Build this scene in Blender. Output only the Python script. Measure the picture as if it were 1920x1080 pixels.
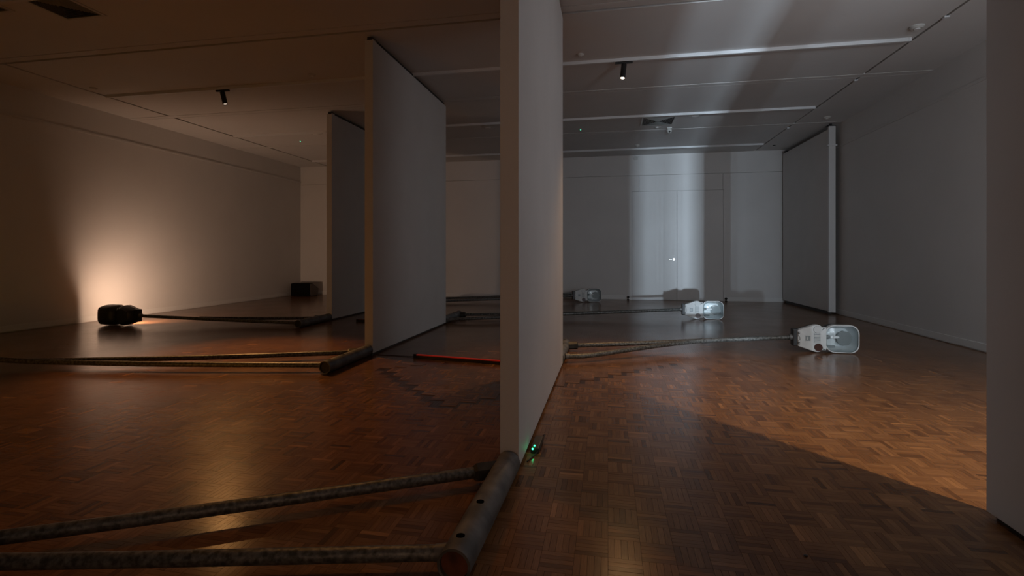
import bpy, bmesh, math, random
from mathutils import Vector, Matrix
random.seed(7)
S = bpy.context.scene
C = S.collection
for o in list(bpy.data.objects): bpy.data.objects.remove(o)
PI = math.pi
# ------------------------------------------------------------------ camera, world, lights, exposure
cam = bpy.data.cameras.new('camera'); camo = bpy.data.objects.new('camera', cam); C.objects.link(camo)
YAW = math.atan(175/930)
camo.location = (0, 0, 1.15); camo.rotation_euler = (PI/2, 0, YAW)
cam.sensor_width = 36; cam.lens = 36*930/1920
cam.shift_x = (960-965)/1920; cam.shift_y = (477-540)/1920
cam.clip_start = .05; cam.clip_end = 100
S.camera = camo
w = bpy.data.worlds.new('world'); S.world = w; w.use_nodes = True
w.node_tree.nodes['Background'].inputs[0].default_value = (.5, .45, .42, 1)
w.node_tree.nodes['Background'].inputs[1].default_value = .02
S.view_settings.view_transform = 'Standard'; S.view_settings.look = 'None'
S.view_settings.exposure = 0; S.view_settings.gamma = 1; S.view_settings.use_curve_mapping = False

def light(name, kind, loc, target, energy, color, **kw):
    l = bpy.data.lights.new(name, kind); l.energy = energy; l.color = color
    for k, v in kw.items(): setattr(l, k, v)
    o = bpy.data.objects.new(name, l); C.objects.link(o); o.location = loc
    d = Vector(target) - Vector(loc)
    o.rotation_euler = d.to_track_quat('-Z', 'Y').to_euler()
    return o
WARM = (1, .60, .34); ORANGE = (1, .50, .20); COOL = (.72, .86, 1)
# cold lamp low behind the slotted back wall: it throws the tall bands on the far wall and along the ceiling
light('cold_beam', 'AREA', (1.0, -7.6, .45), (1.6, 12.9, 1.6), 152.3, (0.679, 0.842, 1), shape='RECTANGLE', size=.13, size_y=.2, spread=math.radians(50))
# added fill for the right side, unseen beyond the near partition
light('side_fill', 'AREA', (3.1, .0, 1.7), (3.0, 10, 2.1), 52.5, (0.802, 0.9, 1), shape='RECTANGLE', size=1.3, size_y=2.2, spread=math.radians(130))
# weak added fill, unseen behind the camera
light('back_fill', 'AREA', (.2, -2.9, 1.5), (-1.2, 8, 1.2), 5.6, (1, .58, .34), shape='RECTANGLE', size=2.0, size_y=1.6, spread=math.radians(100))
# ceiling spots (their fixtures are built below) and one added wash without a fixture
light('spot_right', 'SPOT', (.19, 6.42, 3.33), (.05, 5.0, 0), 175.9, (1, 0.554, 0.231), spot_size=math.radians(70), spot_blend=1, shadow_soft_size=.04)
light('spot_left', 'SPOT', (-5.62, 6.44, 3.33), (-3.9, 4.65, 0), 469.8, (1, 0.463, 0.143), spot_size=math.radians(54), spot_blend=1, shadow_soft_size=.03)
light('spot_middle', 'SPOT', (-2.3, 3.86, 3.33), (-1.3, 1.8, 0), 56.36, (1, 0.423, 0.0951), spot_size=math.radians(78), spot_blend=1, shadow_soft_size=.02)
light('wash_fill_right', 'AREA', (3.3, 3.86, 3.3), (-1.5, 5.0, 1.4), 18.85, (0.92, 0.93, 1), shape='RECTANGLE', size=1.6, size_y=2.0)  # added fill for the partition faces, unseen, no lamp built for it
light('spot_near', 'SPOT', (2.85, 1.25, 3.36), (2.1, 2.6, 0), 589, (1, 0.737, 0.421), spot_size=math.radians(82), spot_blend=1, shadow_soft_size=.03)
# the lit street lamp heads of the left side
light('street_lamp_glow', 'AREA', (-7.72, 6.83, .19), (-8.25, 9.6, .8), 31, (1, 0.639, 0.43), shape='RECTANGLE', size=.3, size_y=.22)
light('street_lamp_upper_glow', 'AREA', (-7.72, 6.80, .19), (-8.7, 7.75, 1.35), 2.72, (1, 0.675, 0.491), shape='RECTANGLE', size=.25, size_y=.2, spread=math.radians(95))
light('street_lamp_glow', 'AREA', (-7.10, 4.02, .19), (-7.6, 9, .8), 0.7392, (1, 0.625, 0.0833), shape='RECTANGLE', size=.3, size_y=.22)
light('street_lamp_glow', 'AREA', (-4.68, 1.16, .19), (-4.6, 6, .8), 6.48, (1, 0.389, 0.0278), shape='RECTANGLE', size=.3, size_y=.22)

# ------------------------------------------------------------------ materials
def mat(name, col, rough=.5, metal=0, noise=0, scale=8, bump=0, emis=None, es=0, spec=.5, col2=None, detail=4):
    m = bpy.data.materials.new(name); m.use_nodes = True
    nt = m.node_tree; b = nt.nodes['Principled BSDF']
    b.inputs['Base Color'].default_value = (*col, 1)
    b.inputs['Roughness'].default_value = rough; b.inputs['Metallic'].default_value = metal
    b.inputs['Specular IOR Level'].default_value = spec
    if emis:
        b.inputs['Emission Color'].default_value = (*emis, 1); b.inputs['Emission Strength'].default_value = es
    if noise or bump or col2:
        tc = nt.nodes.new('ShaderNodeTexCoord'); n = nt.nodes.new('ShaderNodeTexNoise')
        n.inputs['Scale'].default_value = scale; n.inputs['Detail'].default_value = detail
        nt.links.new(tc.outputs['Object'], n.inputs['Vector'])
        r = nt.nodes.new('ShaderNodeValToRGB')
        c2 = col2 or tuple(min(1, c*(1+noise)) for c in col); c1 = col if col2 else tuple(c*(1-noise) for c in col)
        r.color_ramp.elements[0].position = .38; r.color_ramp.elements[1].position = .66
        r.color_ramp.elements[0].color = (*c1, 1); r.color_ramp.elements[1].color = (*c2, 1)
        nt.links.new(n.outputs['Fac'], r.inputs[0]); nt.links.new(r.outputs[0], b.inputs['Base Color'])
        if bump:
            bp = nt.nodes.new('ShaderNodeBump'); bp.inputs['Strength'].default_value = bump; bp.inputs['Distance'].default_value = .01
            nt.links.new(n.outputs['Fac'], bp.inputs['Height']); nt.links.new(bp.outputs[0], b.inputs['Normal'])
    return m
M = {}
M['wall'] = mat('wall_paint', (.62, .61, .60), .62, noise=.02, scale=1.2, spec=.3)
M['ceil'] = mat('ceiling_paint', (.60, .59, .58), .7, noise=.02, scale=1, spec=.25)
M['slotdark'] = mat('slot_shadow_paint', (.015, .014, .013), .9, spec=.1)
M['part'] = mat('partition_paint', (.60, .59, .58), .55, noise=.02, scale=2, spec=.3)
M['trimw'] = mat('white_trim', (.66, .66, .65), .45)
M['rail'] = mat('rail_white', (.62, .63, .64), .4)
M['black'] = mat('black_metal', (.012, .012, .013), .45)
M['rubber'] = mat('black_rubber', (.015, .014, .014), .7)
M['galv'] = mat('galvanised', (.045, .046, .042), .45, metal=.3, col2=(.165, .165, .155), scale=48, bump=.3, detail=10)
M['galvbig'] = mat('galvanised_dull', (.075, .076, .074), .55, metal=.3, col2=(.17, .165, .16), scale=9, bump=.2, detail=9)
M['darksteel'] = mat('dark_steel', (.035, .034, .030), .5, metal=.3, noise=.3, scale=20)
M['rust'] = mat('rust', (.10, .028, .012), .75, noise=.5, scale=14, bump=.3)
M['head'] = mat('pale_casting', (.55, .56, .55), .42, noise=.06, scale=14)
M['headback'] = mat('shaded_casting', (.02, .02, .02), .5)  # head backs coloured near black, their backlit shade put into the colour
M['reflector'] = mat('reflector', (.62, .66, .67), .38, metal=.1)
M['refl_dark'] = mat('reflector_disc', (.20, .225, .23), .4, metal=.1)
M['hole'] = mat('hole_black', (.003, .003, .003), 1, spec=0)
M['cavity'] = mat('cavity', (.03, .03, .03), .6)
M['amber'] = mat('brown_sensor', (.045, .012, .006), .25)
M['greycap'] = mat('grey_sensor_cover', (.50, .51, .50), .4)
M['bulb'] = mat('frosted_bulb', (.85, .87, .88), .2)
M['redtube'] = mat('red_tube', (.65, .03, .02), .4, emis=(1, .04, .02), es=.07)
M['green'] = mat('green_light', (.0, .4, .15), .4, emis=(.02, 1, .32), es=14)
M['greendot'] = mat('green_dot', (.0, .4, .15), .4, emis=(.1, 1, .5), es=2.5)
M['lensL'] = mat('lens_glow', (.9, .8, .7), .4, emis=(1, .80, .62), es=6)
M['lensD'] = mat('lens_dim', (.9, .8, .7), .4, emis=(1, .78, .62), es=.8)
M['lampglass'] = mat('lit_diffuser', (.9, .8, .7), .4, emis=(1, .62, .30), es=7)
M['steel'] = mat('bright_steel', (.8, .8, .8), .2, metal=1)
M['fabric'] = mat('grille', (.006, .006, .006), .95, noise=.3, scale=60, spec=.1)
M['boxblack'] = mat('speaker_black', (.008, .008, .008), .9, spec=.1)
M['cab'] = mat('cabinet_side', (.13, .11, .10), .8)
M['plastic'] = mat('white_plastic', (.5, .5, .48), .5)
# clear glass of the lamp heads
g = bpy.data.materials.new('clear_glass'); g.use_nodes = True; nt = g.node_tree; nt.nodes.clear()
out = nt.nodes.new('ShaderNodeOutputMaterial'); mx = nt.nodes.new('ShaderNodeMixShader')
tr = nt.nodes.new('ShaderNodeBsdfTransparent'); tr.inputs[0].default_value = (.93, .95, .95, 1)
gl = nt.nodes.new('ShaderNodeBsdfGlossy'); gl.inputs['Roughness'].default_value = .12
fr = nt.nodes.new('ShaderNodeFresnel'); fr.inputs[0].default_value = 1.5
nt.links.new(fr.outputs[0], mx.inputs[0]); nt.links.new(tr.outputs[0], mx.inputs[1]); nt.links.new(gl.outputs[0], mx.inputs[2]); nt.links.new(mx.outputs[0], out.inputs[0])
M['glass'] = g

# parquet wood: tone comes from the finger's own attribute, grain runs along the finger
def wood():
    m = bpy.data.materials.new('parquet_wood'); m.use_nodes = True; nt = m.node_tree; b = nt.nodes['Principled BSDF']
    L = nt.links.new
    at = nt.nodes.new('ShaderNodeAttribute'); at.attribute_name = 'tone'
    sep = nt.nodes.new('ShaderNodeSeparateColor'); L(at.outputs['Color'], sep.inputs[0])
    r = nt.nodes.new('ShaderNodeValToRGB'); e = r.color_ramp.elements
    e[0].position = 0; e[0].color = (.035, .016, .008, 1); e[1].position = 1; e[1].color = (.36, .175, .072, 1)
    for p, c in ((.22, (.115, .050, .021)), (.5, (.17, .078, .032)), (.8, (.23, .108, .044))):
        x = e.new(p); x.color = (*c, 1)
    L(sep.outputs[0], r.inputs[0])
    tc = nt.nodes.new('ShaderNodeTexCoord')
    def grain(sx, sy):
        mp = nt.nodes.new('ShaderNodeMapping'); mp.inputs['Scale'].default_value = (sx, sy, 1); L(tc.outputs['Object'], mp.inputs[0])
        n = nt.nodes.new('ShaderNodeTexNoise'); n.inputs['Scale'].default_value = 1; n.inputs['Detail'].default_value = 3
        L(mp.outputs[0], n.inputs['Vector']); return n
    gx, gy = grain(14, 260), grain(260, 14)
    mixg = nt.nodes.new('ShaderNodeMix'); mixg.data_type = 'FLOAT'
    L(sep.outputs[1], mixg.inputs[0]); L(gy.outputs['Fac'], mixg.inputs[2]); L(gx.outputs['Fac'], mixg.inputs[3])
    mr = nt.nodes.new('ShaderNodeMapRange'); mr.inputs[1].default_value = .3; mr.inputs[2].default_value = .7; mr.inputs[3].default_value = .78; mr.inputs[4].default_value = 1.15
    L(mixg.outputs[0], mr.inputs[0])
    mul = nt.nodes.new('ShaderNodeMix'); mul.data_type = 'RGBA'; mul.blend_type = 'MULTIPLY'; mul.inputs[0].default_value = 1
    L(r.outputs[0], mul.inputs[6]); L(mr.outputs[0], mul.inputs[7]); L(mul.outputs[2], b.inputs['Base Color'])
    nz = nt.nodes.new('ShaderNodeTexNoise'); nz.inputs['Scale'].default_value = 2.2; nz.inputs['Detail'].default_value = 6; L(tc.outputs['Object'], nz.inputs['Vector'])
    rr = nt.nodes.new('ShaderNodeMapRange'); rr.inputs[3].default_value = .16; rr.inputs[4].default_value = .28; L(nz.outputs['Fac'], rr.inputs[0]); L(rr.outputs[0], b.inputs['Roughness'])
    # lacquer unevenness
    n2 = nt.nodes.new('ShaderNodeTexNoise'); n2.inputs['Scale'].default_value = 26; n2.inputs['Detail'].default_value = 3; L(tc.outputs['Object'], n2.inputs['Vector'])
    bp = nt.nodes.new('ShaderNodeBump'); bp.inputs['Strength'].default_value = .03; bp.inputs['Distance'].default_value = .01
    L(n2.outputs['Fac'], bp.inputs['Height']); L(bp.outputs[0], b.inputs['Normal'])
    b.inputs['Specular IOR Level'].default_value = .42
    return m
M['wood'] = wood()
M['subfloor'] = mat('dark_joint', (.035, .016, .009), .7)

# ------------------------------------------------------------------ mesh helpers
def link(name, bm, m, parent=None, smooth=False, loc=None, rot=None):
    me = bpy.data.meshes.new(name); bm.normal_update(); bm.to_mesh(me); bm.free()
    if smooth:
        for p in me.polygons: p.use_smooth = True
        me.set_sharp_from_angle(angle=math.radians(38))
    for x in (m if isinstance(m, (list, tuple)) else [m]): me.materials.append(x)
    o = bpy.data.objects.new(name, me); C.objects.link(o)
    if parent: o.parent = parent
    if loc: o.location = loc
    if rot: o.rotation_euler = rot
    return o
def thing(name, label, cat, loc=(0, 0, 0), rz=0, group=None):
    o = bpy.data.objects.new(name, None); C.objects.link(o); o.location = loc; o.rotation_euler = (0, 0, rz)
    o.empty_display_size = .1; tag(o, label, cat, group); return o
def tag(o, label, cat, group=None):
    o['label'] = label; o['category'] = cat
    if group: o['group'] = group
    return o
def struct(o): o['kind'] = 'structure'; return o
def box(bm, x0, x1, y0, y1, z0, z1, bev=0):
    r = bmesh.ops.create_cube(bm, size=1)['verts']
    for v in r: v.co = Vector((x0+(v.co.x+.5)*(x1-x0), y0+(v.co.y+.5)*(y1-y0), z0+(v.co.z+.5)*(z1-z0)))
    if bev:
        es = list({e for v in r for e in v.link_edges})
        bmesh.ops.bevel(bm, geom=es, offset=bev, segments=2, affect='EDGES', profile=.6)
    return bm
def B(*a, **k): return box(bmesh.new(), *a, **k)
def cyl(bm, p0, p1, r0, r1=None, seg=20, caps=True):
    p0 = Vector(p0); p1 = Vector(p1); d = p1-p0; r1 = r0 if r1 is None else r1
    q = d.to_track_quat('Z', 'Y').to_matrix().to_4x4()
    bmesh.ops.create_cone(bm, cap_ends=caps, segments=seg, radius1=r0, radius2=r1, depth=d.length, matrix=Matrix.Translation((p0+p1)/2) @ q)
    return bm
def pipe(bm, pts, rad, seg=14, cap=True):
    """tube through points with per-point radius, Catmull-Rom smoothed"""
    P = [Vector(p) for p in pts]; R = rad if isinstance(rad, (list, tuple)) else [rad]*len(P)
    Q, RR = [], []
    for i in range(len(P)-1):
        a, b, c, d = P[max(i-1, 0)], P[i], P[i+1], P[min(i+2, len(P)-1)]
        n = 8 if len(P) > 2 else 1
        for k in range(n):
            t = k/n
            Q.append(.5*((2*b)+(c-a)*t+(2*a-5*b+4*c-d)*t*t+(3*b-a-3*c+d)*t**3)); RR.append(R[i]+(R[i+1]-R[i])*t)
    Q.append(P[-1]); RR.append(R[-1])
    rings = []
    for i, q in enumerate(Q):
        t = (Q[min(i+1, len(Q)-1)]-Q[max(i-1, 0)]).normalized()
        up = Vector((0, 0, 1)) if abs(t.z) < .9 else Vector((1, 0, 0))
        s = t.cross(up).normalized(); u = s.cross(t)
        rings.append([bm.verts.new(q+RR[i]*(math.cos(2*PI*k/seg)*s+math.sin(2*PI*k/seg)*u)) for k in range(seg)])
    for a, b in zip(rings, rings[1:]):
        for k in range(seg): bm.faces.new((a[k], a[(k+1) % seg], b[(k+1) % seg], b[k]))
    if cap: bm.faces.new(rings[0][::-1]); bm.faces.new(rings[-1])
    bmesh.ops.recalc_face_normals(bm, faces=bm.faces)
    return bm
def loft(bm, loops, cap0=True, cap1=True):
    rs = [[bm.verts.new(v) for v in l] for l in loops]; n = len(rs[0])
    for a, b in zip(rs, rs[1:]):
        for k in range(n): bm.faces.new((a[k], a[(k+1) % n], b[(k+1) % n], b[k]))
    if cap0: bm.faces.new(rs[0])
    if cap1: bm.faces.new(rs[-1][::-1])
    bmesh.ops.recalc_face_normals(bm, faces=bm.faces)
    return bm
def scaled(out, s, y, cx=None, cz=None):
    cx = sum(p[0] for p in out)/len(out) if cx is None else cx; cz = sum(p[1] for p in out)/len(out) if cz is None else cz
    return [(cx+(p[0]-cx)*s, y, cz+(p[1]-cz)*s) for p in out]
def ring_solid(bm, out, s, y0, y1):
    """frame: outer outline, inner outline scaled by s, between y0 and y1"""
    return closed_loft(bm, [scaled(out, 1, y1), scaled(out, .985, y0), scaled(out, s, y0), scaled(out, s, y1)])
def closed_loft(bm, loops):
    rs = [[bm.verts.new(v) for v in l] for l in loops]; n = len(rs[0])
    for i in range(len(rs)):
        a, b = rs[i], rs[(i+1) % len(rs)]
        for k in range(n): bm.faces.new((a[k], a[(k+1) % n], b[(k+1) % n], b[k]))
    bmesh.ops.recalc_face_normals(bm, faces=bm.faces)
    return bm

# ------------------------------------------------------------------ floor
XL, XR, YB, YF, ZC = -8.7, 4.35, -3.2, 12.9, 3.66
floor = struct(link('floor', B(XL-.2, XR+.2, YB-5.5, YF+.15, -.2, -.004), M['subfloor']))
T = .126; FW = T/5; Y0 = 2.041
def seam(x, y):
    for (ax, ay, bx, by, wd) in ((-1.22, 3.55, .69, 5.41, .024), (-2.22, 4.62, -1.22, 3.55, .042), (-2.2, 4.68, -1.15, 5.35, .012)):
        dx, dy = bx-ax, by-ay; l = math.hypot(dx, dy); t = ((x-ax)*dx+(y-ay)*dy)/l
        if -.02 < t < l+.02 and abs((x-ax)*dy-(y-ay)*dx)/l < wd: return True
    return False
fing = []
ix0, ix1 = math.floor(XL/T), math.ceil(XR/T); iy0, iy1 = math.floor((YB-Y0)/T), math.ceil((YF-Y0)/T)
for ix in range(ix0, ix1+1):
    for iy in range(iy0, iy1+1):
        x, y = ix*T, Y0+iy*T; hor = (ix+iy) % 2 == 0
        tt = random.gauss(0, .07)
        for k in range(5):
            if hor: a = (x, x+T, y+k*FW, y+(k+1)*FW)
            else: a = (x+k*FW, x+(k+1)*FW, y, y+T)
            a = (max(a[0], XL-.05), min(a[1], XR+.05), a[2], min(a[3], YF+.05))
            if a[1]-a[0] < .004 or a[3]-a[2] < .004: continue
            tone = min(1, max(.12, random.gauss(.5, .13)+tt))
            if random.random() < .05: tone = random.choice((.2, .2, .8))
            cx, cy = (a[0]+a[1])/2, (a[2]+a[3])/2
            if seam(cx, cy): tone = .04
            d = -cx*math.sin(YAW)+cy*math.cos(YAW)
            l = cx*math.cos(YAW)+cy*math.sin(YAW)
            vis = False
            if d > .3:
                px = 965+930*l/d; py = 477+930*1.15/d
                vis = -20 < px < 1853 and py < 1095 and not (930 < px < 1060 and d > 3)
            fing.append((d, vis, a, tone, hor))
def fmesh(name, lst):
    vs, fs, tones = [], [], []
    g = .0001
    for (d, vis, a, tone, hor) in lst:
        x0, x1, y0, y1 = a; n = len(vs); c = (tone, 1.0 if hor else 0.0, 0, 1)
        if d < 7.5 and d > 0:
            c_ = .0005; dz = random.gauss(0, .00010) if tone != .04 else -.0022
            vs += [(x0+g, y0+g, -.0045), (x1-g, y0+g, -.0045), (x1-g, y1-g, -.0045), (x0+g, y1-g, -.0045)]
            vs += [(x0+c_, y0+c_, dz), (x1-c_, y0+c_, dz), (x1-c_, y1-c_, dz), (x0+c_, y1-c_, dz)]
            fs += [(n+4, n+5, n+6, n+7)]+[(n+i, n+(i+1) % 4, n+4+(i+1) % 4, n+4+i) for i in range(4)]
            tones += [c]*5
        else:
            vs += [(x0, y0, 0), (x1, y0, 0), (x1, y1, 0), (x0, y1, 0)]; fs.append((n, n+1, n+2, n+3)); tones.append(c)
    me = bpy.data.meshes.new(name); me.from_pydata(vs, [], fs)
    at = me.attributes.new('tone', 'FLOAT_COLOR', 'FACE')
    at.data.foreach_set('color', [q for c in tones for q in c])
    me.materials.append(M['wood']); me.update()
    o = bpy.data.objects.new(name, me); C.objects.link(o); o.parent = floor
    return o
near = sorted([f for f in fing if f[1]], key=lambda f: f[0])[:300]
ids = set(map(id, near))
for f in near: fmesh('parquet_finger', [f])
rest = fmesh('parquet_field', [f for f in fing if id(f) not in ids]); rest['kind'] = 'stuff'

# ------------------------------------------------------------------ walls
def wallobj(name, *a, m='wall'): return struct(link(name, B(*a), M[m]))
wl = wallobj('wall_left', XL-.15, XL, YB-.15, YF+.15, -.2, 3.9)
wr = wallobj('wall_right', XR, XR+.15, YB-.15, YF+.15, -.2, 3.9)
# picture rails, slim baseboards
for n, o in (('left', wl), ('right', wr)):
    x = XL if n == 'left' else XR; s = 1 if n == 'left' else -1
    link('picture_rail', B(min(x, x+s*.014), max(x, x+s*.014), YB, YF, 3.20, 3.235, bev=.003), M['wall'], o)
    struct(link('baseboard_'+n, B(min(x, x+s*.012), max(x, x+s*.012), YB, YF, .012, .10, bev=.003), M['trimw']))
# far wall with the flush double door
DX0, DX1, DM, DT = .60, 2.78, 1.69, 2.73
bm = bmesh.new(); G = .004
box(bm, XL, DX0-G, YF, YF+.15, -.2, 3.14); box(bm, DX1+G, XR, YF, YF+.15, -.2, 3.14)
box(bm, XL, XR, YF, YF+.15, 3.146, 3.9); box(bm, DX0-G, DX1+G, YF+.04, YF+.15, -.2, 3.16)
wf = struct(link('wall_far', bm, M['wall']))
link('transom_panel', B(.775, 2.765, YF, YF+.04, DT+.01, 3.139), M['wall'], wf)
link('transom_infill', B(DX0-G, .769, YF, YF+.04, DT+.01, 3.139), M['wall'], wf)
link('transom_infill', B(2.771, DX1+G, YF, YF+.04, DT+.01, 3.139), M['wall'], wf)
door = bpy.data.objects.new('door_1', None); C.objects.link(door); door.location = (DM, YF, 0); struct(door)
for s, (a, b) in ((-1, (DX0, DM-.003)), (1, (DM+.003, DX1))):
    lf = link('door_leaf', B(a-DM, b-DM, .002, .042, .008, DT, bev=.002), M['wall'], door)
    if s < 0:
        hb = bmesh.new(); cyl(hb, (-.075, .002, 1.03), (-.075, -.012, 1.03), .026); cyl(hb, (-.075, -.012, 1.03), (-.075, -.05, 1.03), .009)
        pipe(hb, [(-.075, -.046, 1.03), (-.12, -.048, 1.03), (-.20, -.046, 1.025)], .009, 10)
        h = link('door_handle', hb, M['steel'], lf, smooth=True); h['label'] = 'bright steel lever handle'
        hb = bmesh.new(); cyl(hb, (-.075, .002, 1.12), (-.075, -.01, 1.12), .014); link('lock_cylinder', hb, M['trimw'], lf, smooth=True)
for z in (.3, 1.3, 2.45):
    for x in (DX0-DM+.004, DX1-DM-.004):
        hb = bmesh.new(); cyl(hb, (x, -.004, z-.05), (x, -.004, z+.05), .006, seg=10); link('hinge', hb, M['trimw'], door, smooth=True)
for (a, b, n) in ((XL+.012, DX0-.02, 'far_left'), (DX1+.02, XR-.012, 'far_right')):
    struct(link('baseboard_'+n, B(a, b, YF-.012, YF, .012, .10, bev=.003), M['trimw']))
# unseen back wall, its slots and bars added to shape the cold beam
bm = bmesh.new()
SL = []
def slots(a, b, pitch, gap):
    x = a
    while x < b-.001: SL.append((x, min(x+gap, b))); x += pitch
slots(.945, 1.01, .025, .015); slots(1.02, 1.125, .022, .014); SL.append((1.132, 1.25)); slots(1.43, 1.70, .033, .0105)
box(bm, XL, SL[0][0], YB-.15, YB, -.2, 3.9); box(bm, SL[-1][1], XR, YB-.15, YB, -.2, 3.9)
for (a, b), (c, d) in zip(SL, SL[1:]): box(bm, b, c, YB-.05, YB, -.2, 3.9)
struct(link('wall_back_beam_mask', bm, M['wall']))
struct(link('wall_back_room', box(box(box(B(-.5, 2.6, -8.6, -8.5, -.2, 3.9), -.6, -.5, -8.6, YB-.15, -.2, 3.9), 2.6, 2.7, -8.6, YB-.15, -.2, 3.9), -.6, 2.7, -8.6, YB-.15, 3.66, 3.9), M['slotdark']))
# near wall at the right edge of the view

# ------------------------------------------------------------------ ceiling
ceil = struct(link('ceiling', B(XL, XR, YB, YF, ZC+.035, ZC+.24), M['slotdark']))
yl = [YB]+[5.09-2.65*k for k in (3, 2, 1)]+[5.09, 7.74, 10.39, YF]
SW = .055
xs = [(XL, -7.86), (-7.80, 3.485), (3.515, XR)]
for j in range(len(yl)-1):
    y0 = yl[j]+(SW+(.05 if j == 4 else .02) if j else 0); y1 = yl[j+1]-(SW+.010 if j < len(yl)-2 else 0)
    for (a, b) in xs: link('ceiling_panel', B(a, b, y0, y1, ZC, ZC+.036), M['ceil'], ceil)
for y in yl[1:-1]: link('cover_strip', B(XL, XR, y-SW, y+SW, ZC-.003, ZC+.03), M['ceil'], ceil)
for j in range(4, len(yl)-1):
    link('slot_infill', B(-7.848, -7.812, yl[j]+.30, yl[j]+1.32, ZC+.012, ZC+.034), M['ceil'], ceil)
    link('slot_infill', B(-7.848, -7.812, yl[j]+1.55, yl[j]+2.45, ZC+.012, ZC+.034), M['ceil'], ceil)
k = 0
RAILS = ((1.20, 'behind the camera side'), (3.86, 'above the nearest partition'), (6.50, 'carrying the two black spotlights'), (9.20, 'just in front of the ceiling grille'), (12.04, 'closest to the far wall'))
for y, where in RAILS:
    t = thing('lighting_rail', 'long white ceiling lighting rail, the one '+where, 'rail', (0, y, ZC), 0)
    bm = bmesh.new(); box(bm, -7.74, 3.42, -.02, .02, -.042, 0, bev=.003); link('channel', bm, M['rail'], t)
    link('end_cap', B(3.42, 3.45, -.022, .022, -.044, 0, bev=.004), M['rail'], t)
    link('end_cap', B(-7.77, -7.74, -.022, .022, -.044, 0, bev=.004), M['rail'], t)
# spotlights
def spot(x, y, aim, lens, label):
    t = thing('track_spotlight', label, 'spotlight', (x, y, ZC-.044))
    link('adapter', B(-.11, .11, -.017, .017, -.022, 0, bev=.003), M['black'], t)
    bm = bmesh.new(); cyl(bm, (0, 0, -.02), (0, 0, -.06), .012); link('stem', bm, M['black'], t, smooth=True)
    a = Vector(aim).normalized(); p0 = Vector((0, 0, -.05))-a*.02; p1 = p0+a*.20
    bm = bmesh.new()
    q = a.to_track_quat('Z', 'Y').to_matrix().to_4x4(); q.translation = p0
    prof = [(.0, 0), (.030, 0), (.034, .006), (.034, .2), (.028, .2), (.028, .17), (.0, .17)]
    rings = [[bm.verts.new(q @ Vector((r*math.cos(2*PI*i/24), r*math.sin(2*PI*i/24), z))) for i in range(24)] for r, z in prof[1:-1]]
    for u, v in zip(rings, rings[1:]):
        for i in range(24): bm.faces.new((u[i], u[(i+1) % 24], v[(i+1) % 24], v[i]))
    bm.faces.new(rings[0]); bm.faces.new(rings[-1]); bmesh.ops.recalc_face_normals(bm, faces=bm.faces)
    link('barrel', bm, M['black'], t, smooth=True)
    bm = bmesh.new(); cyl(bm, p0+a*.172, p0+a*.193, .0265, seg=24); o = link('lens', bm, lens, t, smooth=True)
spot(.20, 6.50, (-.10, -.22, -.97), M['lensL'], 'short black tube spotlight on the rail with its lens glowing white')
spot(-5.68, 6.50, (.30, -.05, -.95), M['lensD'], 'short black tube spotlight hanging left of the tall partitions, lens turned away')
spot(-2.3, 3.86, (.3, -.3, -.95), M['lensL'], 'black tube spotlight on the rail above the near left floor')
spot(2.85, 1.20, (-.1, .3, -.95), M['lensL'], 'black tube spotlight near the camera, behind the dark near wall')
# grilles
def grille(x, y, s, label):
    t = thing('ceiling_grille', label, 'vent', (x, y, ZC))
    fr = bmesh.new(); h = s/2
    closed_loft(fr, [[(-h, -h, 0), (h, -h, 0), (h, h, 0), (-h, h, 0)], [(-h, -h, -.012), (h, -h, -.012), (h, h, -.012), (-h, h, -.012)],
                     [(-h+.03, -h+.03, -.012), (h-.03, -h+.03, -.012), (h-.03, h-.03, -.012), (-h+.03, h-.03, -.012)], [(-h+.03, -h+.03, 0), (h-.03, -h+.03, 0), (h-.03, h-.03, 0), (-h+.03, h-.03, 0)]])
    link('frame', fr, M['plastic'], t)
    link('backing', B(-h+.03, h-.03, -h+.03, h-.03, -.002, -.0005), M['cavity'], t)
    n = 11
    for i in range(n):
        d = (h-.035)*(1-(i+.0)/n)
        if d < .03: break
        for q in range(2):
            bm = bmesh.new(); sgn = (-1, 1)[q]
            x0 = sgn*d; l = d-.01
            vs = [(x0, -l, -.002), (x0, l, -.002), (x0-sgn*.012, l, -.014), (x0-sgn*.012, -l, -.014)]
            f = bm.faces.new([bm.verts.new(v) for v in vs]); bmesh.ops.solidify(bm, geom=[f], thickness=.002)
            link('slat', bm, M['plastic'], t)
        bm = bmesh.new(); l = d-.01
        f = bm.faces.new([bm.verts.new(v) for v in ((-l, -d, -.002), (l, -d, -.002), (l, -d+.012, -.014), (-l, -d+.012, -.014))]); bmesh.ops.solidify(bm, geom=[f], thickness=.002)
        link('slat', bm, M['plastic'], t)
        bm = bmesh.new()
        f = bm.faces.new([bm.verts.new(v) for v in ((-l, d, -.002), (l, d, -.002), (l, d-.012, -.014), (-l, d-.012, -.014))]); bmesh.ops.solidify(bm, geom=[f], thickness=.002)
        link('slat', bm, M['plastic'], t)
grille(.92, 9.66, .62, 'square louvred air grille in the ceiling in front of the double door')
grille(-5.42, 4.08, .50, 'dark square louvred air grille at the top left corner of the view')
grille(-6.25, 3.82, .50, 'dark square louvred air grille cut off by the left edge of the view')
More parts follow.
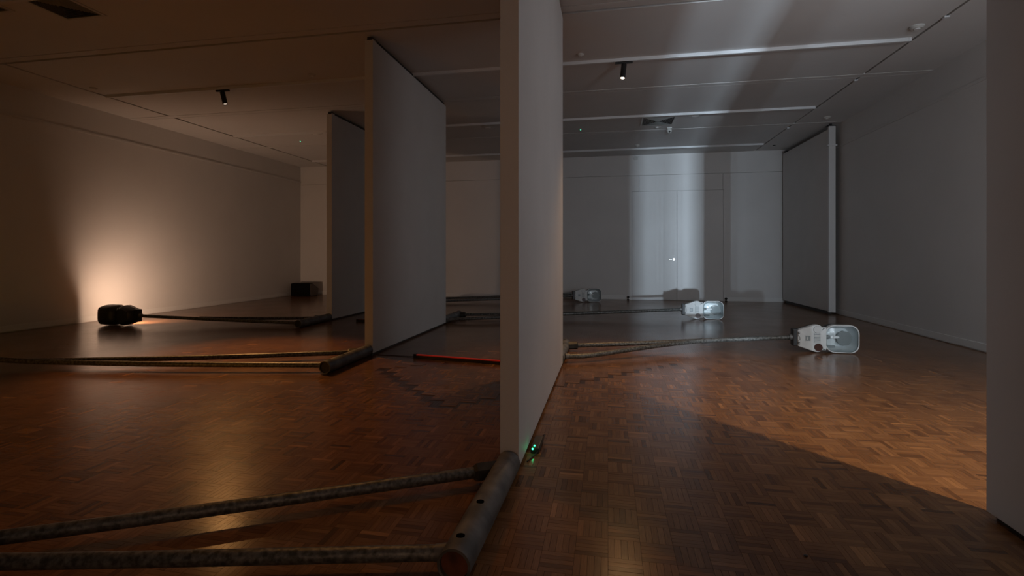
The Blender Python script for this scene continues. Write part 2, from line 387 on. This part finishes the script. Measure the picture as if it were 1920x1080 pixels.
# small ceiling devices
def disc(x, y, r, h, label, m='plastic', name='ceiling_disc', cat='detector'):
    t = thing(name, label, cat, (x, y, ZC))
    bm = bmesh.new(); cyl(bm, (0, 0, 0), (0, 0, -h*.5), r, r, 28); cyl(bm, (0, 0, -h*.5), (0, 0, -h), r*.95, r*.7, 28)
    link('base', bm, M[m], t, smooth=True)
    bm = bmesh.new(); cyl(bm, (0, 0, -h), (0, 0, -h-.008), r*.45, r*.4, 20); link('rim', bm, M['trimw'], t, smooth=True)
    return t
disc(-.34, 6.27, .045, .02, 'small round white cover left of the glowing spotlight')
disc(3.34, 6.18, .07, .03, 'round white downlight ring beside the right end of the spotlight rail')
disc(1.55, 9.42, .14, .006, 'flat round white speaker cover right of the air grille')
disc(-7.63, 6.18, .05, .02, 'small round cover at the far left end of the ceiling')
disc(-4.06, 6.28, .05, .02, 'small round cover between the left spotlight and the second partition')
disc(-5.95, 9.34, .13, .02, 'wide round smoke detector left of the farthest partition')
disc(-2.32, 9.5, .13, .02, 'wide round smoke detector between the second and the nearest partition')
disc(3.93, 9.95, .06, .03, 'small round detector above the stored panel by the right wall')
disc(.96, 10.15, .07, .006, 'small flat plate left of the white camera')
disc(.66, 11.7, .05, .03, 'small round sprinkler cover near the top of the far wall')
disc(3.75, 12.3, .03, .02, 'tiny dark sprinkler head in the far right ceiling corner', 'cavity')
for (x, y, n) in ((3.50, 7.92, 'behind the spotlight rail'), (3.50, 10.65, 'above the stored panel'), (3.50, 5.98, 'near the round downlight')):
    tag(link('rail_joint', B(x-.025, x+.025, y-.025, y+.025, ZC-.02, ZC, bev=.005), M['rail']), 'small white square rail joint on the ceiling, '+n, 'rail joint')
for (x, y, n) in ((-6.68, 9.89, 'left of the partitions'), (-.54, 10.01, 'right of the nearest partition')):
    t = thing('detector_light', 'tiny ceiling sensor with a green light, '+n, 'sensor', (x, y, ZC))
    bm = bmesh.new(); cyl(bm, (0, 0, 0), (0, 0, -.012), .025, .018); link('housing', bm, M['plastic'], t, smooth=True)
    bm = bmesh.new(); cyl(bm, (0, 0, -.012), (0, 0, -.022), .009, .006, 12); o = link('light', bm, M['greendot'], t, smooth=True); o['label'] = 'green light'
# camera on the ceiling and the sensor at the top of the far wall
t = thing('security_camera', 'small white security camera under the ceiling right of the air grille', 'camera', (1.19, 10.2, ZC))
link('bracket', B(-.05, .05, -.03, .03, -.025, 0, bev=.004), M['plastic'], t)
bm = bmesh.new(); bmesh.ops.create_uvsphere(bm, u_segments=20, v_segments=12, radius=.052, matrix=Matrix.Translation((0, 0, -.065))); link('dome', bm, M['plastic'], t, smooth=True)
bm = bmesh.new(); cyl(bm, (0, -.04, -.085), (0, -.058, -.095), .018); link('lens', bm, M['black'], t, smooth=True)
t = thing('wall_sensor', 'small white box sensor at the top edge of the far wall', 'sensor', (.69, YF, 3.60))
link('housing', B(-.05, .05, -.05, 0, -.05, .0, bev=.006), M['plastic'], t)
link('arm', B(0, .09, -.09, -.05, .005, .03, bev=.004), M['trimw'], t)

# ------------------------------------------------------------------ partitions
def partition(x, y0, y1, label, hang=True):
    cx = x-.05; L = y1-y0
    t = thing('partition', label, 'partition', (cx, y0, 0), 0, None)
    link('panel', B(-.05, .05, 0, L, .026, 3.595, bev=.0025), M['part'], t)
    link('foot_rail', B(-.030, .030, .03, L-.03, .001, .027), M['cavity'], t)
    link('top_track', B(-.030, .030, .02, L-.02, 3.594, 3.64), M['cavity'], t)
    for y in (.06, L-.06):
        bm = bmesh.new(); box(bm, -.035, .045, y-.04, y+.04, 3.597, 3.615, bev=.003); box(bm, -.012, .012, y-.012, y+.012, 3.61, 3.659)
        link('hanger', bm, M['steel'], t)
partition(-.46, 2.56, 5.14, 'nearest tall white hanging partition, its edge running the full height of the view')
partition(-2.63, 5.25, 7.84, 'second tall white hanging partition, left of the nearest one')
partition(-4.72, 7.89, 10.48, 'farthest and narrowest looking white partition, partly behind the second')
partition(1.73, -.08, 2.52, 'dark shaded tall partition at the right edge of the view')
# panel parked against the right wall
t = thing('parked_partition', 'grey panel parked against the right wall with a pale end post', 'partition', (4.15, 10.42, 0), math.radians(1))
link('panel', B(0, .10, .05, 2.42, .06, 3.55, bev=.003), M['part'], t)
bm = bmesh.new(); box(bm, -.005, .115, 0, .05, .045, 3.60, bev=.004); link('end_post', bm, M['rail'], t)
bm = bmesh.new(); box(bm, -.03, .14, -.012, .06, 3.22, 3.25, bev=.003); link('clamp', bm, M['rail'], t)
link('foot_rail', B(.02, .08, .1, 2.3, .0, .06), M['cavity'], t)
bm = bmesh.new(); box(bm, -.02, .13, .02, .10, 3.6, 3.62); box(bm, .03, .07, .04, .08, 3.62, 3.658); box(bm, -.02, .12, 2.2, 2.3, 3.55, 3.59); link('hanger', bm, M['black'], t)
for x, n in ((.50, 'left of'), (2.83, 'right of')):
    t = thing('door_stop', 'small black door stop on the floor at the far wall, '+n+' the double door', 'door stop', (x, YF-.06, 0))
    bm = bmesh.new(); cyl(bm, (0, 0, .0), (0, 0, .02), .03, .025); cyl(bm, (0, 0, .02), (0, 0, .05), .012); link('base', bm, M['rubber'], t, smooth=True)
    bm = bmesh.new(); bmesh.ops.create_uvsphere(bm, u_segments=14, v_segments=8, radius=.03, matrix=Matrix.Translation((0, 0, .07))); link('bumper', bm, M['rubber'], t, smooth=True)

# ------------------------------------------------------------------ street lamp heads
def rrect(cx, cz, hx, hz, r, n=7):
    out = []
    for (sx, sz, a0) in ((1, 1, 0), (-1, 1, 90), (-1, -1, 180), (1, -1, 270)):
        for i in range(n):
            a = math.radians(a0+90*i/(n-1)); out.append((cx+sx*(hx-r)+r*math.cos(a), cz+sz*(hz-r)+r*math.sin(a)))
    return out
def lamp_head(t, x0, zc, lit=False, tilt=0):
    """head lying on its edge: axis +x from x0, glass towards -y; parts are children of t"""
    H = bmesh.new()
    # housing: tapering kite with two round shoulders
    o = []
    up = [(0, .088), (.012, .098), (.10, .128), (.185, .158)]
    o += up
    for i in range(7):
        a = math.radians(100-i*20); o.append((.213+.055*math.cos(a), .108+.053*math.sin(a)))
    o += [(.285, .128), (.31, .128)]
    full = [(x, z) for x, z in o]+[(x, -z) for x, z in reversed(o)]
    full = [(x0+x, zc+z) for x, z in full]
    cx, cz = x0+.16, zc
    loft(H, [scaled(full, .97, -.058, cx, cz), scaled(full, 1, -.05, cx, cz), scaled(full, 1, .0, cx, cz)])
    link('housing', H, M['head'], t, smooth=True)
    Bk = bmesh.new()
    loft(Bk, [scaled(full, .995, .0, cx, cz), scaled(full, .99, .05, cx, cz), scaled(full, .9, .10, cx, cz), scaled(full, .7, .13, cx, cz)])
    link('back_cover', Bk, M['headback'], t, smooth=True)
    # lens frame and canopy
    fo = rrect(x0+.475, zc, .183, .163, .095)
    fo = [(x, zc+(z-zc)*(1-.10*max(0, (x0+.40-x)/.12)**1)) for x, z in fo]
    F = bmesh.new(); closed_loft(F, [scaled(fo, 1, .0), scaled(fo, 1, -.045), scaled(fo, .985, -.055), scaled(fo, .93, -.055), scaled(fo, .92, 0)])
    link('lens_frame', F, M['head'], t, smooth=True)
    K = bmesh.new(); loft(K, [scaled(fo, .99, .0), scaled(fo, 1.0, .03), scaled(fo, .97, .09), scaled(fo, .86, .15), scaled(fo, .6, .185), scaled(fo, .25, .195)], cap0=False)
    bmesh.ops.solidify(K, geom=K.faces[:], thickness=.003)
    link('canopy', K, M['headback'], t, smooth=True)
    # reflector bowl
    R = bmesh.new(); loft(R, [scaled(fo, .925, -.035), scaled(fo, .88, -.01), scaled(fo, .82, .05), scaled(fo, .66, .085)], cap0=False)
    rf = link('reflector', R, M['reflector'], t, smooth=True)
    dk = [(x0+.535+.088*math.cos(2*PI*i/9+.3), zc-.005+.088*math.sin(2*PI*i/9+.3)) for i in range(9)]
    D = bmesh.new(); loft(D, [scaled(dk, 1, .03), scaled(dk, 1, .05), scaled(dk, .9, .084)]); link('reflector_disc', D, M['refl_dark'], rf)
    D = bmesh.new(); box(D, x0+.345, x0+.43, .012, .05, zc-.112, zc-.090, bev=.004); link('slot', D, M['refl_dark'], rf)
    # socket and bulb
    K = bmesh.new(); cyl(K, (x0+.300, .02, zc+.01), (x0+.355, .02, zc+.01), .024, .024, 18); cyl(K, (x0+.355, .02, zc+.01), (x0+.375, .02, zc+.01), .019, .019, 18)
    link('socket', K, M['refl_dark'], t, smooth=True)
    K = bmesh.new(); pipe(K, [(x0+.372, .02, zc+.01), (x0+.40, .02, zc+.01), (x0+.45, .02, zc+.01), (x0+.475, .02, zc+.01)], [.012, .017, .017, .006], 14)
    link('bulb', K, M['lampglass'] if lit else M['bulb'], t, smooth=True)
    K = bmesh.new(); box(K, x0+.408, x0+.413, -.005, .0, zc-.055, zc+.065); link('bulb_support', K, M['bulb'], t)
    G_ = bmesh.new(); loft(G_, [scaled(fo, .925, -.05), scaled(fo, .90, -.062), scaled(fo, .75, -.072), scaled(fo, .4, -.078), scaled(fo, .1, -.079)], cap0=False)
    link('glass', G_, M['glass'], t, smooth=True)
    # round covers, recess, ribs, hooks
    K = bmesh.new(); cyl(K, (x0+.213, -.056, zc+.105), (x0+.213, -.068, zc+.105), .046, .042, 28); c = link('sensor_cover', K, M['greycap'], t, smooth=True)
    K = bmesh.new(); cyl(K, (x0+.222, -.056, zc-.103), (x0+.222, -.066, zc-.103), .046, .044, 28); c = link('sensor_cover', K, M['amber'], t, smooth=True); c['label'] = 'dark brown round cover'
    K = bmesh.new(); closed_loft(K, [[(x0+.078, -.055, zc-.034), (x0+.142, -.055, zc-.034), (x0+.142, -.055, zc+.034), (x0+.078, -.055, zc+.034)],
                                     [(x0+.078, -.062, zc-.034), (x0+.142, -.062, zc-.034), (x0+.142, -.062, zc+.034), (x0+.078, -.062, zc+.034)],
                                     [(x0+.083, -.062, zc-.029), (x0+.137, -.062, zc-.029), (x0+.137, -.062, zc+.029), (x0+.083, -.062, zc+.029)],
                                     [(x0+.083, -.055, zc-.029), (x0+.137, -.055, zc-.029), (x0+.137, -.055, zc+.029), (x0+.083, -.055, zc+.029)]])
    wn = link('window_recess', K, M['head'], t)
    link('window_back', B(x0+.083, x0+.137, -.0595, -.0575, zc-.029, zc+.029), M['refl_dark'], wn)
    link('window_tab', B(x0+.098, x0+.108, -.066, -.059, zc-.018, zc+.018), M['head'], wn)
    link('rib_bed', B(x0+.174, x0+.244, -.0600, -.0575, zc-.052, zc+.063), M['refl_dark'], t)
    for i in range(7):
        z = zc+.055-i*.0165
        link('rib', B(x0+.176, x0+.242, -.068, -.058, z-.005, z+.005, bev=.001), M['head'], t)
    for z in (.122, -.122):
        K = bmesh.new(); box(K, x0+.262, x0+.305, -.054, -.03, zc+z-.012, zc+z+.010, bev=.003); h = link('hinge_clip', K, M['head'], t)
        link('hinge_pin', B(x0+.272, x0+.296, -.058, -.053, zc+z-.006, zc+z+.004), M['cavity'], h)
    for z in (.062, -.060):
        K = bmesh.new(); box(K, x0+.003, x0+.024, -.064, -.056, zc+z-.013, zc+z+.013); h = link('latch', K, M['cavity'], t)
        link('latch_tongue', B(x0+.009, x0+.019, -.068, -.063, zc+z-.006, zc+z+.006), M['head'], h)
    K = bmesh.new(); pipe(K, [(x0+.008, -.058, zc+.045), (x0+.030, -.060, zc), (x0+.008, -.058, zc-.045)], .010, 10); link('neck_rim', K, M['head'], t, smooth=True)
    # black clamp behind the neck
    K = bmesh.new(); box(K, x0-.045, x0+.03, -.045, .05, zc-.098, zc+.102, bev=.012); link('clamp', K, M['black'], t)
    K = bmesh.new(); cyl(K, (x0-.075, -.005, zc), (x0+.01, -.005, zc), .034, .040, 20); link('neck_sleeve', K, M['galvbig'], t, smooth=True)
# ------------------------------------------------------------------ fallen street lamps
def street_lamp(px, py, rz, tubes, hx, hy, label, lit=False, plug='cavity', yaw=0, r=.026, head_rz=0, zc=.168, collar=None, low_first=True):
    """origin = partition end on the floor; local +x runs along the tubes, local +y away from the partition"""
    t = thing('fallen_street_lamp', label, 'street lamp', (px, py, 0), rz)
    R = .0615
    # base pipe: hollow, along +y
    n = 36; bm = bmesh.new()
    def ringp(rad, y): return [(rad*math.cos(2*PI*i/n), y, R+rad*math.sin(2*PI*i/n)) for i in range(n)]
    rr = lambda y: [bm.verts.new(v) for v in y]
    loops = [ringp(R*.86, .02), ringp(R*.86, .0), ringp(R, .0), ringp(R, .02), ringp(R, .86), ringp(R, .88), ringp(R*.84, .88), ringp(R*.84, .865), ringp(R*.84, .86)]
    loft(bm, loops)
    b = link('base_pipe', bm, M['galvbig'], t, smooth=True); b.rotation_euler.z = yaw
    bm = bmesh.new(); cyl(bm, (0, .845, R), (0, .8645, R), R*.83, seg=30); p = link('end_plug', bm, M[plug], b, smooth=True)
    if plug == 'rust': p['label'] = 'rust brown plug inside the pipe end'
    for (y, a) in ((.54, 90), (.795, 88)):
        aa = math.radians(a if rz else 180-a); d = Vector((math.cos(aa), 0, math.sin(aa))); c = Vector((0, y, R))
        bm = bmesh.new(); cyl(bm, c+d*(R-.012), c+d*(R-.0008), .016, seg=20); cyl(bm, c+d*(R-.0012), c+d*(R+.0006), .016, seg=20); link('drill_hole', bm, M['hole'], b)
    for k, pts in enumerate(tubes):
        bm = bmesh.new(); pipe(bm, pts, r, 18); link('arm_tube', bm, M['galv'], t, smooth=True)
        a = Vector(pts[0]); d = (Vector(pts[1])-a).normalized()
        if k == 0:
            bm = bmesh.new(); cyl(bm, a-d*.02, a+d*.085, .046, .046, 6); cyl(bm, a+d*.085, a+d*.10, .046, .036, 6); link('socket', bm, M['darksteel'], t, smooth=False)
        else:
            bm = bmesh.new(); cyl(bm, a+d*.0, a+d*.05, r+.006, r+.002, 18); link('weld_collar', bm, M['galvbig'], t, smooth=True)
    if collar:
        for q in collar:
            q = Vector(q); tb = min(((Vector(p)-q).length, Vector(p)) for pts in tubes for p in pts)[1]
            d = (Vector((hx, hy, zc))-q).normalized()
            bm = bmesh.new(); cyl(bm, q-d*.06, q+d*.06, r+.008, r+.003, 18); link('joint_collar', bm, M['galvbig'], t, smooth=True)
    # head: local frame at (hx,hy)
    hd = bpy.data.objects.new('lamp_head', None); C.objects.link(hd); hd.parent = t; hd.location = (hx, hy, 0); hd.rotation_euler = (0, 0, head_rz)
    HEADS.append((hd, lit))
    # (head pieces are direct sub-parts of the lamp head)
    lamp_head_sub(hd, zc, lit)
HEADS = []
def lamp_head_sub(hd, zc, lit):
    # pieces hang under the lamp_head part: thing > part > sub-part; nested pieces are flattened onto the head
    before = set(bpy.data.objects)
    lamp_head(hd, 0, zc, lit)
    for o in [o for o in bpy.data.objects if o not in before]:
        if o.parent is not hd: o.parent = hd
# Left-side lamps: rotate by pi, so local (x, y) -> (-x, -y)
def LT(ox, oy, pts): return [(-(x-ox), -(y-oy), z) for x, y, z in pts]
# 1 nearest, arms leaving the frame at the left
o = (-.51, 2.54)
street_lamp(o[0], o[1], PI, [LT(*o, [(-.57, 2.44, .062), (-2.28, 1.50, .068), (-3.0, 1.19, .09)]), LT(*o, [(-.57, 1.735, .062), (-2.11, 1.39, .062), (-3.0, 1.19, .09), (-4.35, .98, .16)])],
            3.84+.05, 1.56+.02, 'nearest fallen street lamp, thick grey pipes crossing the bottom left foreground', lit=True, plug='rust', yaw=-.022, head_rz=-.10, r=.0275)
# 2 middle left
o = (-2.68, 5.23)
street_lamp(o[0], o[1], PI, [LT(*o, [(-2.74, 5.10, .062), (-4.2, 4.50, .068), (-5.75, 4.0, .075)]), LT(*o, [(-2.74, 4.44, .062), (-4.2, 4.18, .068), (-5.4, 4.03, .072), (-6.1, 3.94, .095), (-6.75, 3.86, .16)])],
            4.07+.04, 1.37, 'fallen street lamp whose pipe ends at the second partition, arms pointing left', lit=True, head_rz=-.08)
# 3 far left, lit, head by the left wall
o = (-4.77, 7.88)
street_lamp(o[0], o[1], PI, [LT(*o, [(-4.83, 7.72, .062), (-5.9, 7.18, .10), (-6.5, 6.95, .12)]), LT(*o, [(-4.83, 7.10, .062), (-6.0, 6.95, .10), (-6.8, 6.82, .135), (-7.44, 6.72, .165)])],
            2.67, 1.16, 'dark fallen street lamp with a lit head against the glowing left wall', lit=True, head_rz=-.06)
# Right-side lamps
def RTt(ox, oy, pts): return [(x-ox, y-oy, z) for x, y, z in pts]
o = (-.51, 5.17)
street_lamp(o[0], o[1], 0, [RTt(*o, [(-.45, 5.93, .062), (.42, 6.12, .088), (1.16, 6.26, .12)]), RTt(*o, [(-.45, 5.30, .062), (-.18, 5.40, .064), (.36, 5.77, .092), (.75, 6.03, .108), (1.16, 6.24, .122), (2.14, 6.40, .165)])],
            2.70, 1.23, 'fallen street lamp with the pale head largest and nearest at the right', head_rz=.0, collar=[(1.67, 1.075, .121)])
o = (-2.68, 7.86)
street_lamp(o[0], o[1], 0, [RTt(*o, [(-2.62, 8.62, .062), (-1.0, 8.80, .095), (.2, 9.02, .13)]), RTt(*o, [(-2.62, 7.98, .062), (-1.9, 8.22, .075), (-.79, 8.72, .10), (.2, 9.0, .13), (1.28, 9.27, .165)])],
            4.02, 1.41, 'fallen street lamp with the bright white head in front of the double door', head_rz=.0)
o = (-4.77, 10.52)
street_lamp(o[0], o[1], 0, [RTt(*o, [(-4.71, 11.30, .062), (-2.8, 11.72, .12), (-.86, 12.0, .21)]), RTt(*o, [(-4.71, 10.64, .062), (-3.7, 11.05, .07), (-2.6, 11.55, .085), (-.86, 11.98, .15)])],
            3.97, 1.47, 'small dim fallen street lamp farthest away, its head near the far wall', head_rz=.25)

# ------------------------------------------------------------------ small things on the floor
def strip(p0, p1, label, em=True):
    a = Vector((*p0, 0)); b = Vector((*p1, 0)); L = (b-a).length; rz = math.atan2(b.y-a.y, b.x-a.x)
    t = thing('red_light_bar', label, 'light bar', a, rz)
    link('channel', B(0, L, -.022, .022, 0, .030, bev=.003), M['black'], t)
    bm = bmesh.new(); box(bm, .03, L-.03, -.018, .018, .029, .040, bev=.004); link('diffuser', bm, M['redtube'] if em else M['rust'], t)
    if em:
        bm = bmesh.new(); pipe(bm, [(-.48, -.02, .004), (-.25, .005, .004), (.0, 0, .008)], .0035, 8); link('power_cord', bm, M['rubber'], t, smooth=True)
    for x in (0, L-.03): link('end_cap', B(x-.002, x+.032, -.024, .024, .0, .044, bev=.003), M['black'], t)
strip((-2.12, 5.23), (-.66, 5.01), 'long black bar with a red glowing top, on the floor between the partitions')
strip((-4.23, 7.86), (-3.2, 7.70), 'dark low bar on the floor in the gap between the two farther partitions', False)
t = thing('power_adapter', 'small black power supply with a green light at the foot of the nearest partition', 'power supply', (-.415, 2.93, 0))
link('body', B(-.024, .024, -.10, .10, 0, .035, bev=.006), M['black'], t)
bm = bmesh.new(); cyl(bm, (-.012, -.098, .028), (-.012, -.106, .030), .0045, seg=12); cyl(bm, (-.006, -.07, .034), (-.006, -.07, .039), .004, seg=12)
l_ = link('light', bm, M['green'], t); l_['label'] = 'bright green light'
bm = bmesh.new(); pipe(bm, [(0, .10, .018), (.028, .13, .03), (.034, .05, .045), (.022, -.08, .02), (.0, -.14, .006), (-.025, -.22, .005)], .0035, 8); link('cable', bm, M['rubber'], t, smooth=True)
# wedge speaker in the far left corner
t = thing('wedge_speaker', 'black wedge floor speaker in the far left corner of the room', 'speaker', (-8.60, 12.30, 0), 0)
prof = [(0, .02), (0, .34), (.10, .36), (.40, .19), (.34, .0), (.03, 0)]
bm = bmesh.new(); loft(bm, [[(0, y, z) for y, z in prof], [(.60, y, z) for y, z in prof]]); bmesh.ops.bevel(bm, geom=bm.edges[:], offset=.006, segments=2, affect='EDGES')
link('cabinet', bm, M['boxblack'], t)
bm = bmesh.new(); loft(bm, [[(.600, .02+(y-.02)*.94, .01+z*.95) for y, z in prof], [(.612, .02+(y-.02)*.94, .01+z*.95) for y, z in prof]]); o_ = link('side_cheek', bm, M['cab'], t); o_['label'] = 'paler end cheek'
link('grille', B(.02, .58, -.008, .002, .035, .33, bev=.002), M['fabric'], t)
bm = bmesh.new(); box(bm, -.01, .0, .1, .2, .16, .2); link('side_handle', bm, M['black'], t)
# scuffs: two small fragments lying on the right floor
for (x, y, n) in ((.74, 2.06, 'in the dark foreground right of the nearest partition'),):
    bm = bmesh.new(); bmesh.ops.create_icosphere(bm, subdivisions=1, radius=.006, matrix=Matrix.Translation((x, y, .004)) @ Matrix.Diagonal((1.6, 1, .6, 1)))
    tag(link('floor_chip', bm, M['rubber']), 'tiny dark chip on the parquet '+n, 'debris')
